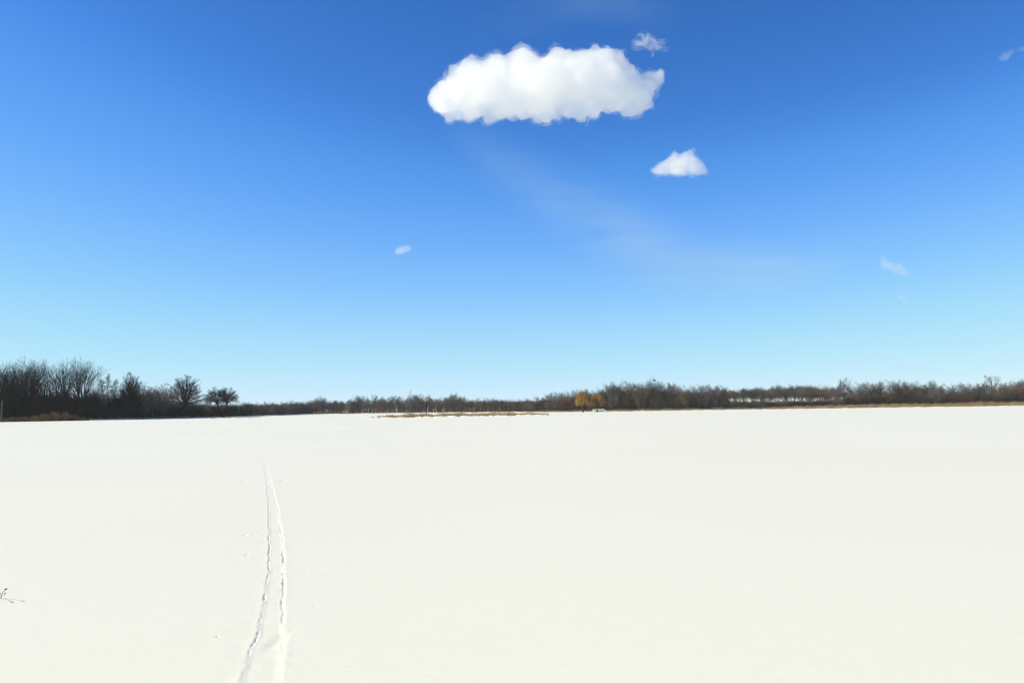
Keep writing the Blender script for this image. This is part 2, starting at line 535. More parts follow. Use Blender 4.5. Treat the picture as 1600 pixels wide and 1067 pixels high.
def make_dome(name, seed, H, W, centres, n, low=4, m_trunk=None, m_crown=None, r0=.5, limb=.26, el0=2):
    """oak whose limbs fan out to an even dome. centres: (base x, fork x, fork height, share of the width)"""
    rg = random.Random(seed); tb, cb = MB(), MB()
    for bx, fx, fh, sh in centres:
        f0 = Vector((fx, 0, fh))
        tb.tube([Vector((bx, 0, -.3)), Vector((bx, 0, 0)).lerp(f0, .5) + Vector((rg.gauss(0, .1), rg.gauss(0, .1), 0)), f0], [r0, r0 * .8, r0 * .7], 7, cap=False)
        for k in range(n):
            sn = (math.sin(R(el0)) + (1 - math.sin(R(el0))) * (k + .5) / n)
            el = math.asin(sn); az = k * 2.39996 + rg.random() * .5
            rx, rz = W / 2 * sh, H - fh
            d = Vector((math.cos(az) * math.cos(el) * rx, math.sin(az) * math.cos(el) * rx, math.sin(el) * rz))
            L = d.length * rg.uniform(.80, .9); d.normalize()
            p = f0 + Vector((0, 0, rg.uniform(-.12, .04) * fh)); pts = [p.copy()]; r_ = limb * rg.uniform(.8, 1.1); rad = [r_]
            dd = (d + Vector((0, 0, .55 * math.cos(el)))).normalized(); ns = 6
            for i in range(ns):
                dd = (dd * .8 + (f0 + d * L - pts[-1]).normalized() * (.25 + .2 * i) + rvec(rg) * .16).normalized()
                pts.append(pts[-1] + dd * L / ns); rad.append(r_ * (1 - .78 * (i + 1) / ns))
            tb.tube(pts, rad, 4)
            for j in range(9):
                t = .28 + .72 * (j + rg.random()) / 9; i = min(int(t * ns), ns - 1); q = pts[i].lerp(pts[i + 1], t * ns - i)
                ax = (pts[i + 1] - pts[i]).normalized(); sd = ax.cross(rvec(rg)).normalized(); an = R(rg.uniform(24, 52))
                cl = max(L * (1.03 - t) * .75, L * .16)
                grow(rg, tb, cb, q, ax * math.cos(an) + sd * math.sin(an), cl * rg.uniform(.75, 1.1), min(max(rad[i] * .55, .04), .12), 2, DOME)
    top = sorted(v[2] for v in cb.v)[int(len(cb.v) * .982)]
    k = H / top
    tb.v = [(x * k, y * k, z * k) for x, y, z in tb.v]; cb.v = [(x * k, y * k, min(z * k, H * (1.03 + .03 * math.sin(x * 9)))) for x, y, z in cb.v]
    xs = sorted(abs(v[0]) for v in cb.v)
    PROTO[name] = dict(name='dome_oak', trunk=mesh_np('trunk', tb.v, tb.f, m_trunk or M_BARK, True), crown=mesh_np('crown', cb.v, cb.f, m_crown or M_TWIG, False), H=H, W=2 * xs[int(len(xs) * .985)], tris=len(cb.f) * 2)
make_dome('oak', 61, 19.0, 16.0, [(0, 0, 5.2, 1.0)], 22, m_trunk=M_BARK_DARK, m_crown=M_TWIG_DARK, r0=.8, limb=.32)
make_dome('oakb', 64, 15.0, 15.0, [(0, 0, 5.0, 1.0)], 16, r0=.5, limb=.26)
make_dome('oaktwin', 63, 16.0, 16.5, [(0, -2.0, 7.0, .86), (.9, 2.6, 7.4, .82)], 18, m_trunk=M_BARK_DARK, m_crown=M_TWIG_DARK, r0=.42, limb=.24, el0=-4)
proto('pole', 'pole_tree', 71, PP(n=[26, 5, 4, 3], ang=[(30, 60), (35, 60), (30, 50), (30, 50)], trop=[.03, .05, .02, 0, 0], len=[(.08, .22), (.4, .6), (.4, .6), (.4, .6)],
      **{'from': [.3, .2, .2, .2]}), H=14.0, trunk_frac=1.0, r0=.14, m_crown=M_TWIG_GREY, m_trunk=M_BARK_PALE)
proto('thin', 'pole_tree', 73, PP(n=[14, 5, 4, 3], ang=[(30, 60), (35, 60), (30, 50), (30, 50)], trop=[.03, .05, .02, 0, 0], len=[(.14, .3), (.4, .6), (.4, .6), (.4, .6)],
      **{'from': [.45, .2, .2, .2]}), H=14.0, trunk_frac=1.0, r0=.22)
PROTO['thinb'] = dict(PROTO['thin']); PROTO['thinb']['trunk'] = PROTO['thin']['trunk'].copy(); PROTO['thinb']['trunk'].materials[0] = M_BARK_PALE
proto('nest', 'forked_tree', 81, PP(ang=[(16, 30), (25, 50), (28, 50), (30, 50)], n=[6, 6, 5, 4], len=[(.6, .7), (.42, .6), (.42, .6), (.5, .6)], **{'from': [.62, .35, .25, .2]}),
      H=17.0, trunks=2, spread=.17, trunk_frac=.62, r0=.26)
proto('flat', 'flat_topped_tree', 91, PP(rmin=.05, rcap=[9, .3, .18, .1, .06], ang=[(45, 70), (30, 55), (30, 50), (30, 50)], trop=[.0, .06, .03, 0, 0], n=[7, 6, 5, 4], len=[(.3, .36), (.42, .6), (.42, .6), (.5, .6)],
      **{'from': [.66, .3, .2, .2]}), H=16.0, trunk_frac=.95, r0=.36, m_crown=M_TWIG_GREY)
SHRUB = PP(levels=4, trunk_lev=1, n=[7, 6, 5], segs=[4, 3, 3, 2], wob=[.16, .2, .25, .25], trop=[.05, .05, .03, .02], tip=[.4, .3, .25, .1], ang=[(20, 45), (25, 50), (30, 55)],
           len=[(.5, .7), (.45, .65), (.5, .7)], rr=[.6, .6, .6], rcap=[9, .08, .045, .03], rmin=.022, **{'from': [.15, .15, .15]})
for i in range(4):
    proto(f'shrub{i}', 'shrub', 101 + i, SHRUB, H=5.0, trunks=9, spread=.65, trunk_frac=.75, r0=.055, m_crown=(M_TWIG, M_TWIG_RED, M_TWIG_GREY, M_TWIG)[i])
for i in range(2):
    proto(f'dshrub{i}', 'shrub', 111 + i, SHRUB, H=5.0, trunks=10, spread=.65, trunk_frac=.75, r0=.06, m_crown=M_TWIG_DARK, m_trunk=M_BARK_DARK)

def make_willow(seed, H=9.0):
    rg = random.Random(seed); tb, cb = MB(), MB()
    Wd = H * .82
    tb.tube([Vector((0, 0, -.3)), Vector((.05, 0, H * .14)), Vector((0, .1, H * .32))], [.46, .38, .30], 7, cap=False)
    def dome(az, el, f=1.0):
        return Vector((math.cos(az) * math.cos(el) * Wd * .5 * f, math.sin(az) * math.cos(el) * Wd * .5 * f, H * .48 + math.sin(el) * H * .5 * f))
    for k in range(16):
        q = dome(k * 2.4 + rg.random() * .4, math.asin((k + .5) / 16), .88)
        p = Vector((0, .1, H * .29)); mid = p.lerp(q, .5) + Vector((0, 0, H * .07)) + rvec(rg) * .25
        tb.tube([p, mid, q], [.16, .10, .04], 4)
    for k in range(850):
        az = rg.random() * 6.283; el = math.asin(rg.random() ** .8); f = rg.uniform(.55, 1.0) ** .6 * (1 + .10 * math.sin(az * 5 + seed) * math.cos(el))
        top = dome(az, el, f)
        rad_ = math.hypot(top.x, top.y)
        floor_ = H * (.16 + .20 * rg.random() + .12 * (rad_ / (Wd * .5)) ** 3)
        end = max(floor_, top.z - rg.uniform(.16, .62) * H)
        inn = top * 1.0; inn.x *= .8; inn.y *= .8; inn.z -= H * .05
        o_ = Vector((top.x * 1.05, top.y * 1.05, top.z - H * .06))
        sp_ = [inn, top, o_, Vector((o_.x * 1.02 + rg.gauss(0, .06), o_.y * 1.02 + rg.gauss(0, .06), (o_.z + end) / 2)), Vector((o_.x * 1.0 + rg.gauss(0, .12), o_.y + rg.gauss(0, .12), end))]
        if sp_[4].z > sp_[2].z - .2: continue
        cb.tube(sp_, [.03, .032, .03, .026, .012], 3)
    k = H / max(v[2] for v in cb.v)
    tb.v = [(x * k, y * k, z * k) for x, y, z in tb.v]; cb.v = [(x * k, y * k, z * k) for x, y, z in cb.v]
    xs = sorted(abs(v[0]) for v in cb.v)
    return dict(name='willow', trunk=mesh_np('trunk', tb.v, tb.f, M_WILLOW_BARK, True), crown=mesh_np('crown', cb.v, cb.f, M_WILLOW, False), H=H, W=2 * xs[int(len(xs) * .99)], tris=len(cb.f) * 2)
PROTO['willow0'] = make_willow(7)
PROTO['willow1'] = make_willow(9)

# ------------------------------------------------------------------ planting
RG = random.Random(77)
PLANTED = []
def plant(key, px, depth, top_py=None, H=None, label=None, cat='tree', group=None, rz=None, wide=None, hz=None):
    P = PROTO[key]
    x = col_x(px, depth)
    z = float(ground_h(x, depth))
    if H is None:
        H = z_at(px, top_py, depth) - z
    s = H / P['H']
    sx = s if wide is None else wide * depth / F / P['W']
    e = empty(P['name'], (x, depth, z - .05), RG.random() * 6.28 if rz is None else rz, (sx, sx, s))
    tag(e, label, cat, group)
    link('trunk', P['trunk'], e)
    link('crown', P['crown'], e)
    PLANTED.append((px, depth, e))
    return e

def shore(px): return interp(px, SHORE)

LAND = [(345.5, 'the twin trunked oak'), (501, 'the two slender trees'), (641, 'the leaning island sapling'), (710, 'the wide domed tree'), (757, 'the dark island sapling'),
        (920, 'the golden willows'), (1022, 'the nest tree'), (1140, 'the snowy gap'), (1322, 'the flat topped tree'), (1549, 'the high crowned tree'), (1640, 'the picture edge')]
ORD = ['first', 'second', 'third', 'fourth', 'fifth', 'sixth', 'seventh', 'eighth', 'ninth', 'tenth', 'eleventh', 'twelfth', 'thirteenth', 'fourteenth', 'fifteenth', 'sixteenth', 'seventeenth', 'eighteenth', 'nineteenth', 'twentieth']
KIND = {'round0': 'bare brown round crowned tree', 'round1': 'bare dark broad crowned tree', 'round2': 'bare grey loose crowned tree', 'round3': 'bare reddish bushy crowned tree',
        'fanb0': 'bare slender tufted tree', 'fanb1': 'bare slender grey tree'}
LAND0 = [(2, 'the grey pole'), (126, 'the fan crowned tree'), (204, 'the round topped oak'), (289, 'the dome shaped oak')]
SEEN = {}
def after(px, what, tone):
    """label by counting the alike ones from the landmark before"""
    name = [n for x, n in LAND0 + LAND if x < px] or ['the picture edge']
    k = (what, tone, name[-1]); SEEN[k] = SEEN.get(k, 0) + 1
    tone = tone.replace('bare ', '')
    return f"{ORD[min(SEEN[k], 20) - 1]} {tone} {what}, right of {name[-1]}"
# --- left wood: tall dark trees
LEFT = [(2, 'fan0', 566, 14), (14, 'fan1', 565, 14), (27, 'fan2', 568, 16), (41, 'fantwin', 560, 15), (55, 'fan0', 562, 20), (74, 'fan2', 563, 12), (88, 'fan1', 575, 18), (103, 'fan1', 560, 8), (126, 'fantwin', 561, 6)]
LNAME = ['tall dark bare tree beside the grey pole, at the edge of the picture', 'tall dark bare tree rising just behind the grey pole', 'dark bare tree in the tall wood, third along from the grey pole',
         'tall dark bare tree with upright twin stems, highest of the tall wood', 'dark bare tree between the twin stemmed one and the broad forked one', 'tall dark bare tree forking low into two wide spread limbs',
         'shorter dark bare tree between the wide forked one and the narrow tall one', 'tall narrow dark bare tree next to the big fan shaped one', 'tall dark bare tree with a wide fan crown, last before the low thicket']
for (px, k, top, dd), lab in zip(LEFT, LNAME):
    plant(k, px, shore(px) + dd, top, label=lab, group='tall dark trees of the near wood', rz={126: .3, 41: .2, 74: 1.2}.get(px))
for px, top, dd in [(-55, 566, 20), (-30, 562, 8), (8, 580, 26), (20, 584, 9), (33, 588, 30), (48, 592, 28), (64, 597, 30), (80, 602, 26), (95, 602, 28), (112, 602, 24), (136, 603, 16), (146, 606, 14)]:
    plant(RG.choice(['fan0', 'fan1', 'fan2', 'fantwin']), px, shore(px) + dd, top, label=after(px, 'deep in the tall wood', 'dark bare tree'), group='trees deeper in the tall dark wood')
for px, top, dd in [(-330, 592, 14), (-290, 580, 16), (-250, 572, 9), (-215, 566, 18), (-180, 563, 10), (-145, 567, 14), (-112, 561, 9), (-82, 564, 16)]:
    plant(RG.choice(['fan0', 'fan1', 'fan2', 'fantwin']), px, shore(px) + dd, top, label='dark bare tree of the tall wood standing past the picture edge', group='trees past the picture edge')
# --- thin pale trees between the tall wood and the oaks
for px, k, top, dd, lab in [(158, 'pole', 591, 14, 'thin pale bare tree next to the big fan crowned tree'), (168, 'pole', 584, 8, 'thin pale bare tree with a straight stem and short side twigs, tallest of its row'),
                            (177, 'pole', 592, 16, 'thin pale bare tree just before the round topped oak in the thicket'), (150, 'fanb0', 597, 26, 'small pale bare tree at the foot of the big fan crowned tree')]:
    plant(k, px, shore(px) + dd, top, label=lab, group='thin pale trees over the thicket')
plant('oak', 204, shore(204) + 8, 585, wide=34, label='round topped bare oak standing in the tall thicket beside the thin pale trees')
for px, k, top, dd, lab in [(190, 'round0', 596, 18, 'small bare tree leaning on the round topped oak, towards the thin pale trees'), (222, 'round1', 596, 16, 'bushy bare tree at the outer side of the round topped oak in the thicket'),
                            (239, 'shrub0', 599, 6, 'high spiky bush sticking out of the thicket between two oaks'), (252, 'shrub3', 604, 10, 'wide bare bush sloping down from the spiky one to the lone dome shaped oak')]:
    plant(k, px, shore(px) + dd, top, label=lab)
plant('oak', 289, shore(289) + 14, 589.5, wide=54, label='lone bare oak with a perfect dome of spreading limbs above the low thicket', rz=1.0)
plant('oaktwin', 345.5, shore(345) - 2, 606, wide=52, rz=.05, label='bare oak with two leaning trunks standing out on the snowy point')
plant('fanb1', 322, shore(322) + 30, 614, label='small thin bare tree between the dome shaped oak and the twin trunked one')

# --- skyline of the far shore and of the wood beyond the willows
CENTRE = [(384, 'round2', 626.5), (397, 'round0', 627.5), (412, 'round1', 627), (428, 'round3', 627), (443, 'round0', 626.5), (458, 'round1', 624.5), (470, 'round2', 626), (484, 'round3', 624.5),
          (496, 'fanb0', 617), (507, 'fanb1', 620), (520, 'round0', 625), (533, 'round1', 625), (546, 'fanb1', 622), (562, 'round2', 616.5), (575, 'fanb0', 618), (588, 'fanb1', 615.5), (601, 'fanb0', 618),
          (613, 'round2', 617.5), (625, 'fanb1', 617), (637, 'fanb0', 617), (649, 'round2', 614.5), (660, 'round0', 617), (671, 'fanb0', 615), (684, 'round2', 621), (698, 'round2', 618.5), (710, 'oakb', 615),
          (723, 'round2', 618), (736, 'round0', 623), (746, 'fanb1', 620.5), (760, 'round1', 621), (773, 'fanb0', 619.5), (786, 'round2', 624), (797, 'round0', 622), (810, 'round1', 622.5)]
RIGHT = [(822, 'round0', 621), (840, 'fanb1', 617.5), (853, 'round1', 617), (864, 'round0', 612), (875, 'round2', 611), (886, 'fanb0', 610), (897, 'round1', 609), (904, 'round0', 607), (916, 'fanb1', 606), (927, 'round3', 609),
         (937, 'round0', 606), (947, 'round1', 604), (956, 'round2', 599), (967, 'round0', 594.5), (977, 'round1', 596), (987, 'round3', 599), (997, 'round2', 597), (1006, 'round0', 596), (1022, 'nest', 588.5), (1034, 'round1', 599),
         (1044, 'round0', 598), (1056, 'fanb1', 596.5), (1068, 'round3', 602), (1081, 'round1', 602), (1092, 'round0', 604), (1102, 'round2', 599), (1114, 'round0', 600.5), (1126, 'round3', 601), (1137, 'round1', 605),
         (1151, 'fanb0', 608), (1162, 'round2', 605.5), (1176, 'round0', 604), (1189, 'round1', 604), (1202, 'fanb1', 605), (1216, 'round2', 599.5), (1228, 'fanb0', 603), (1240, 'round0', 599.5), (1254, 'round2', 600), (1266, 'round3', 601),
         (1279, 'round0', 600.5), (1292, 'round1', 602), (1305, 'round2', 603), (1322, 'flat', 589.5), (1333, 'round3', 602), (1344, 'round0', 596), (1357, 'round1', 597.5), (1369, 'round2', 595.5), (1379, 'fanb1', 594), (1391, 'round0', 592.5),
         (1402, 'fanb0', 597), (1409, 'round3', 593), (1421, 'round1', 597), (1432, 'round0', 595), (1443, 'round2', 597.5), (1454, 'fanb1', 593), (1465, 'round0', 597), (1477, 'round3', 600), (1488, 'fanb0', 599), (1499, 'round1', 601),
         (1508, 'round2', 596.5), (1519, 'round3', 600), (1530, 'fanb1', 597), (1539, 'round0', 595.5), (1549, 'flat', 585), (1560, 'round3', 597.5), (1571, 'round1', 597), (1582, 'round0', 596), (1591, 'round2', 593), (1600, 'round3', 591.5), (1612, 'round0', 592), (1624, 'round1', 594)]
SPECIAL = {496: 'taller of two slender bare trees over the far thicket, bare tufted top', 507: 'lower of two slender bare trees over the far thicket', 710: 'wide domed bare tree highest above the far shore behind the reed island',
           1022: 'forked bare tree carrying a dark round nest in its top', 1322: 'flat topped bare tree sticking up alone above the even wood', 1549: 'high crowned bare tree rising above the wood near its end'}
order = sorted(CENTRE + RIGHT)
def lab_for(px, key):
    if px in SPECIAL: return SPECIAL[px]
    best = None
    for lx, name in LAND:
        lo, hi = min(lx, px), max(lx, px)
        n = sum(1 for t in order if lo < t[0] < hi and t[0] not in SPECIAL) + 1
        if n <= 15 and (best is None or n < best[0]): best = (n, lx, name)
    n, lx, name = best
    return f"{KIND[key]} on the skyline, {ORD[n - 1]} {'right' if px > lx else 'left'} of {name}"
NEST_TREE = None
for px, key, top in order:
    gap = 1140 < px < 1312
    d = shore(px) + RG.uniform(10, 24) + (6 if px < 800 else 0)
    if px == 1322: d = shore(px) + 40
    w = {710: 30, 1322: 18, 1549: 22}.get(px)
    e = plant(key, px, d, top, label=lab_for(px, key), group='skyline trees of the far shore' if px < 815 else 'skyline trees of the long wood', wide=w, rz=(.1 if key == 'nest' else None))
    if key == 'nest': NEST_TREE = (px, d, e)

SKY = [(t[0], t[2]) for t in order]
# fill trees between and behind
for px in np.arange(392, 1640, 9.5):
    px = float(px) + RG.uniform(-3, 3)
    top = interp(px, SKY) + RG.uniform(5, 13) * (.55 if px < 820 else 1.15)
    gap = 1135 < px < 1310
    far = gap and RG.random() < .75
    d = shore(px) + (RG.uniform(150, 190) if far else RG.uniform(5, 40))
    if gap and not far and RG.random() < .1: continue
    if far: top = interp(px, SKY) + RG.uniform(0, 5)
    zone = ('in the far wood', 'trees within the far shore wood') if px < 815 else (('on the snowy rise', 'trees on the snowy rise') if far else ('in the long wood', 'trees within the long wood'))
    key = RG.choice(['round0', 'round1', 'round2', 'round3', 'fanb0'])
    plant(key, px, d, top, label=after(px, zone[0], KIND[key]), group=zone[1])

for px in np.arange(1131, 1318, 6.1):
    px = float(px) + RG.uniform(-3, 3)
    key = RG.choice(['thin', 'thinb'])
    plant(key, px, shore(px) + RG.uniform(8, 60), interp(px, SKY) + RG.uniform(1, 12), label=after(px, 'before the snowy rise', 'thin dark stemmed tree' if key == 'thin' else 'thin pale stemmed tree'), group='thin trees before the snowy rise')
# trees and bushes crowning the snowy rise behind the gap
for px in np.arange(1128, 1318, 4.6):
    px = float(px) + RG.uniform(-1.5, 1.5)
    key = RG.choice(['round0', 'round1', 'round2', 'round3'])
    plant(key, px, shore(px) + RG.uniform(165, 200), interp(px, SKY) + RG.uniform(1, 8), label=after(px, 'on the snowy rise', KIND[key]), group='trees on the snowy rise')
    if RG.random() < .6:
        key = RG.choice(['shrub0', 'shrub1', 'shrub2'])
        plant(key, px + 2, shore(px) + RG.uniform(175, 195), RG.uniform(612, 617), wide=RG.uniform(13, 18), label=after(px, 'on the snowy rise', {'shrub0': 'brown', 'shrub1': 'reddish', 'shrub2': 'grey'}[key] + ' leafless shrub'), cat='shrub', group='shrubs on the snowy rise')
# low trees whose crowns close up over the snow of the far shore
for px in np.arange(488, 812, 6.5):
    px = float(px) + RG.uniform(-2, 2)
    key = RG.choice(['round0', 'round1', 'round2'])
    plant(key, px, shore(px) + RG.uniform(12, 60), RG.uniform(623, 627), wide=RG.uniform(13, 18), label=after(px, 'low in the far wood', KIND[key]), group='trees within the far shore wood')
# willows
plant('willow0', 911, 404, 609.5, wide=24, label='golden weeping willow with the darker trunk, larger of the pair at the shore', group='golden willows')
plant('willow1', 933, 408, 613.5, wide=25, label='golden weeping willow behind the white shed, smaller of the pair at the shore', group='golden willows')

# shrubs along the shores
LOW = [(0, 610), (50, 617), (80, 615), (110, 616), (150, 618), (180, 616), (205, 614), (230, 615), (255, 622), (280, 626.5), (300, 627), (330, 629), (360, 630), (400, 630), (440, 629), (480, 628), (520, 628), (560, 627),
       (640, 625), (700, 624.5), (760, 625), (800, 625), (850, 623), (880, 618), (920, 617), (950, 612), (980, 608), (1020, 610), (1060, 609), (1100, 612), (1125, 618), (1145, 624.5), (1230, 624.5), (1300, 623), (1330, 616), (1400, 612), (1500, 614), (1600, 610)]
for px in list(np.arange(2, 390, 9.0)) + list(np.arange(392, 1630, 8.2)):
    px = float(px) + RG.uniform(-3, 3)
    top = interp(px, LOW) + RG.uniform(-1.5, 4)
    left = px < 385
    if 495 < px < 805 and RG.random() < .72: continue
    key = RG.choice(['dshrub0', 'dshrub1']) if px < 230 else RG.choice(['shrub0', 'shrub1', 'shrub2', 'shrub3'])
    dep = shore(px) + RG.uniform(6, 14) + (RG.uniform(0, 14) if px < 820 else 0)
    zone = 'in front of the tall dark wood' if px < 150 else 'in the low thicket under the oaks' if px < 385 else 'in the brown thicket of the far shore' if px < 815 else 'along the foot of the long wood'
    place = 'under the tall wood' if px < 150 else 'in the oak thicket' if px < 385 else 'in the far thicket' if px < 815 else 'at the wood foot'
    tone = {'dshrub0': 'black', 'dshrub1': 'black', 'shrub0': 'brown', 'shrub1': 'reddish', 'shrub2': 'grey', 'shrub3': 'brown'}[key]
    H = max(z_at(px, top, dep) - float(ground_h(col_x(px, dep), dep)), 1.2)
    P = PROTO[key]
    w = max(12.0, RG.uniform(15, 22)) * 1.15
    plant(key, px, dep, H=H, wide=w, label=after(px, place, tone + ' leafless shrub'), cat='shrub', group='shrubs ' + zone)

def sticks(name, x0, x1, n, mat, label, dmin, dmax, r=(.05, .09), hfac=(.55, 1.0), seed=1, table=LOW, skip=None):
    rg = random.Random(seed); mb = MB()
    for _ in range(n):
        px = rg.uniform(x0, x1)
        if skip and skip(px, rg): continue
        d = shore(px) + rg.uniform(dmin, dmax)
        x = col_x(px, d); z = float(ground_h(x, d))
        H = max((z_at(px, interp(px, table), d) - z), 1.0) * rg.uniform(*hfac)
        p = Vector((x, d, z - .1)); q = p + Vector((rg.gauss(0, .16), rg.gauss(0, .16), 1)) * H
        mid = p.lerp(q, .5) + Vector((rg.gauss(0, .1), rg.gauss(0, .1), 0)) * H * .5
        rr = rg.uniform(*r)
        mb.tube([p, mid, q], [rr, rr * .8, rr * .2], 3)
        for k in range(2):
            b = p.lerp(q, rg.uniform(.3, .8))
            mb.tube([b, b + Vector((rg.gauss(0, .5), rg.gauss(0, .5), rg.uniform(.2, .8))) * H * .35], [rr * .7, rr * .15], 3)
    o = mb.build(name, mat, smooth=False)
    tag(o, label, 'undergrowth', kind='stuff')
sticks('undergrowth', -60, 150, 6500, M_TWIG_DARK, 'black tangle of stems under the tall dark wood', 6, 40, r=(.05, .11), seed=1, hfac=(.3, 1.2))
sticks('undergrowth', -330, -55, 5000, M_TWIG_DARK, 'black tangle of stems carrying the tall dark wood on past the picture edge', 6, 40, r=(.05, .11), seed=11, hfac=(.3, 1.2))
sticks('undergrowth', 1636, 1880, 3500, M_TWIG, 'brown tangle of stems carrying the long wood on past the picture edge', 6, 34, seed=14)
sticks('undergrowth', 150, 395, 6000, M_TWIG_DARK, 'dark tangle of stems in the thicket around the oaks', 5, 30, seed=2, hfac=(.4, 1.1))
sticks('undergrowth', 385, 830, 9000, M_TWIG, 'brown tangle of stems in the far shore thicket', 8, 40, r=(.06, .12), seed=3, skip=lambda px, rg: 488 < px < 800 and rg.random() < .66)
sticks('undergrowth', 815, 1640, 13000, M_TWIG, 'brown tangle of stems at the foot of the long wood', 6, 34, seed=4, skip=lambda px, rg: 1140 < px < 1305 and rg.random() < .1)

# ------------------------------------------------------------------ grass and reeds
def blades(name, mat, spots, label, seed, r=.05):
    """spots: list of (x, y, z, height)"""
    rg = random.Random(seed); mb = MB()
    for x, y, z, h in spots:
        p = Vector((x, y, z - .05)); lean = Vector((rg.gauss(0, .25), rg.gauss(0, .25), 1))
        q = p + lean * h
        mid = p.lerp(q, .6) + Vector((rg.gauss(0, .06), rg.gauss(0, .06), .1)) * h
        rr = r * rg.uniform(.6, 1.3)
        mb.tube([p, mid, q], [rr, rr * .8, rr * .2], 3)
    o = mb.build(name, mat, smooth=False)
    tag(o, label, 'grass', kind='stuff')

def shore_spots(x0, x1, n, d0, d1, hfun, rg):
    out = []
    for _ in range(n):
        px = rg.uniform(x0, x1)
        d = shore(px) + rg.uniform(d0, d1)
        x = col_x(px, d)
        h = hfun(px) * rg.uniform(.4, 1.1)
        if h < .05: continue
        out.append((x, d, float(ground_h(x, d)), h))
    return out
rg = random.Random(5)
blades('shore_grass', M_BANK, shore_spots(-60, 140, 7000, -5, 4, lambda p: interp(p, [(-60, 1.6), (0, 1.5), (50, 1.9), (66, 2.8), (84, 3.4), (104, 3.0), (122, 1.8), (140, .5)]) * (1 + .30 * math.sin(p * .61) * math.sin(p * .23 + 1) + .25 * math.sin(p * 1.7)), rg), 'rusty brown grass bank below the tall dark wood', 5, .06)
blades('shore_grass', M_GRASS, shore_spots(110, 380, 3600, -1, 6, lambda p: .9 * (.5 + .5 * abs(math.sin(p * .21))) * (1.3 if 280 < p < 330 else 1), rg), 'thin dry grass on the snow edge below the thicket', 6, .05)
blades('shore_grass', M_GRASS, shore_spots(380, 830, 3000, -1, 6, lambda p: .6 + .3 * math.sin(p * .13), rg), 'thin dry grass line at the far shore', 7, .07)
blades('shore_grass', M_GRASS, shore_spots(830, 1230, 4500, -1, 6, lambda p: 1.0 + .3 * math.sin(p * .17), rg), 'greyish dry grass line below the willows and the brown wood', 8, .06)
blades('shore_grass', M_REED, shore_spots(1200, 1640, 11000, -1, 7, lambda p: interp(p, [(1200, 1.0), (1250, 1.4), (1350, 1.9), (1440, 1.8), (1500, 2.0), (1530, 2.5), (1570, 2.0), (1640, 2.1)]) * (.85 + .10 * math.sin(p * .37) + .10 * math.sin(p * 1.13 + 2) + .1 * math.sin(p * 2.9)), rg), 'tan grass band along the snow below the end of the wood', 9, .055)

tuft = []
for px, py, n_ in [(382, 651.8, 26), (391, 652, 30), (402, 651.6, 22), (372, 652.2, 20), (355, 653, 24), (333, 653.6, 24)]:
    c_ = on_ground(px, py + .9)
    for _ in range(n_): tuft.append((c_.x + rg.gauss(0, .9), c_.y + rg.gauss(0, .6), 0, rg.uniform(.3, .8)))
blades('shore_grass', M_GRASS, tuft, 'scattered dark tufts of grass on the snow off the oak point', 15, .05)
# reed island
def island_pt(t, off):
    a, b = on_ground(574, 653), on_ground(858, 648.6)
    p = a.lerp(b, t)
    return Vector((p.x, p.y + off, 0))
sp = []; sp2 = []
for _ in range(5200):
    t = rg.random()
    if .035 < t < .05: continue
    e = min(1, .45 + 3.0 * min(t, 1 - t)) * (.75 + .25 * math.sin(t * 47) * math.sin(t * 19 + 1))
    p = island_pt(t, rg.uniform(-1.2, 5.0))
    h = 1.7 * e * rg.uniform(.35, 1.1) * (1.0 if t > .05 else .6)
    ((sp2 if (.30 < t < .40 and rg.random() < .5) or (t > .82 and rg.random() < .6) else sp)).append((p.x, p.y, 0, h))
blades('reed_bed', M_REED, sp, 'long tan reed bed lying like an island in the snow', 21, .04)
blades('reed_bed', M_REED_RUST, sp2, 'rust coloured patches of the reed island', 22, .04)
# snow mounds in front of the reeds
def lumps(name, spots, label, seed):
    rg = random.Random(seed); V = []; Fc = []
    for x, y, z, rx, ry, rz_ in spots:
        b = len(V); nu, nv = 7, 3
        V.append((x, y, z + rz_))
        for j in range(1, nv + 1):
            a = math.pi / 2 * j / nv
            for i in range(nu):
                an = 2 * math.pi * i / nu
                k = math.sin(a) * rg.uniform(.85, 1.15)
                V.append((x + rx * k * math.cos(an), y + ry * k * math.sin(an), z + rz_ * math.cos(a) * rg.uniform(.85, 1.1) - (.03 if j == nv else 0)))
        for i in range(nu): Fc.append((b, b + 1 + i, b + 1 + (i + 1) % nu))
        for j in range(nv - 1):
            for i in range(nu):
                a0 = b + 1 + j * nu
                Fc.append((a0 + i, a0 + nu + i, a0 + nu + (i + 1) % nu, a0 + (i + 1) % nu))
    o = link(name, mesh_np(name, V, Fc, M_SNOW, True))
    tag(o, label, 'snow', kind='stuff')
ls = []
for _ in range(60):
    t = rg.random(); p = island_pt(t, rg.uniform(-1.8, -.9))
    ls.append((p.x, p.y, 0, rg.uniform(.4, 1.6), rg.uniform(.4, .8), rg.uniform(.1, .35)))
for _ in range(150):
    px = rg.uniform(0, 400); d = shore(px) + rg.uniform(-3, 1); x = col_x(px, d)
    ls.append((x, d, 0, rg.uniform(.4, 1.8), rg.uniform(.4, .9), rg.uniform(.08, .3)))
for _ in range(160):
    px = rg.uniform(1000, 1600); d = shore(px) + rg.uniform(-2.5, .5); x = col_x(px, d)
    ls.append((x, d, 0, rg.uniform(.4, 2.2), rg.uniform(.4, .9), rg.uniform(.05, .22)))
lumps('snow_drifts', ls, 'small snow drifts lying along the reed and grass edges', 3)
cr = []
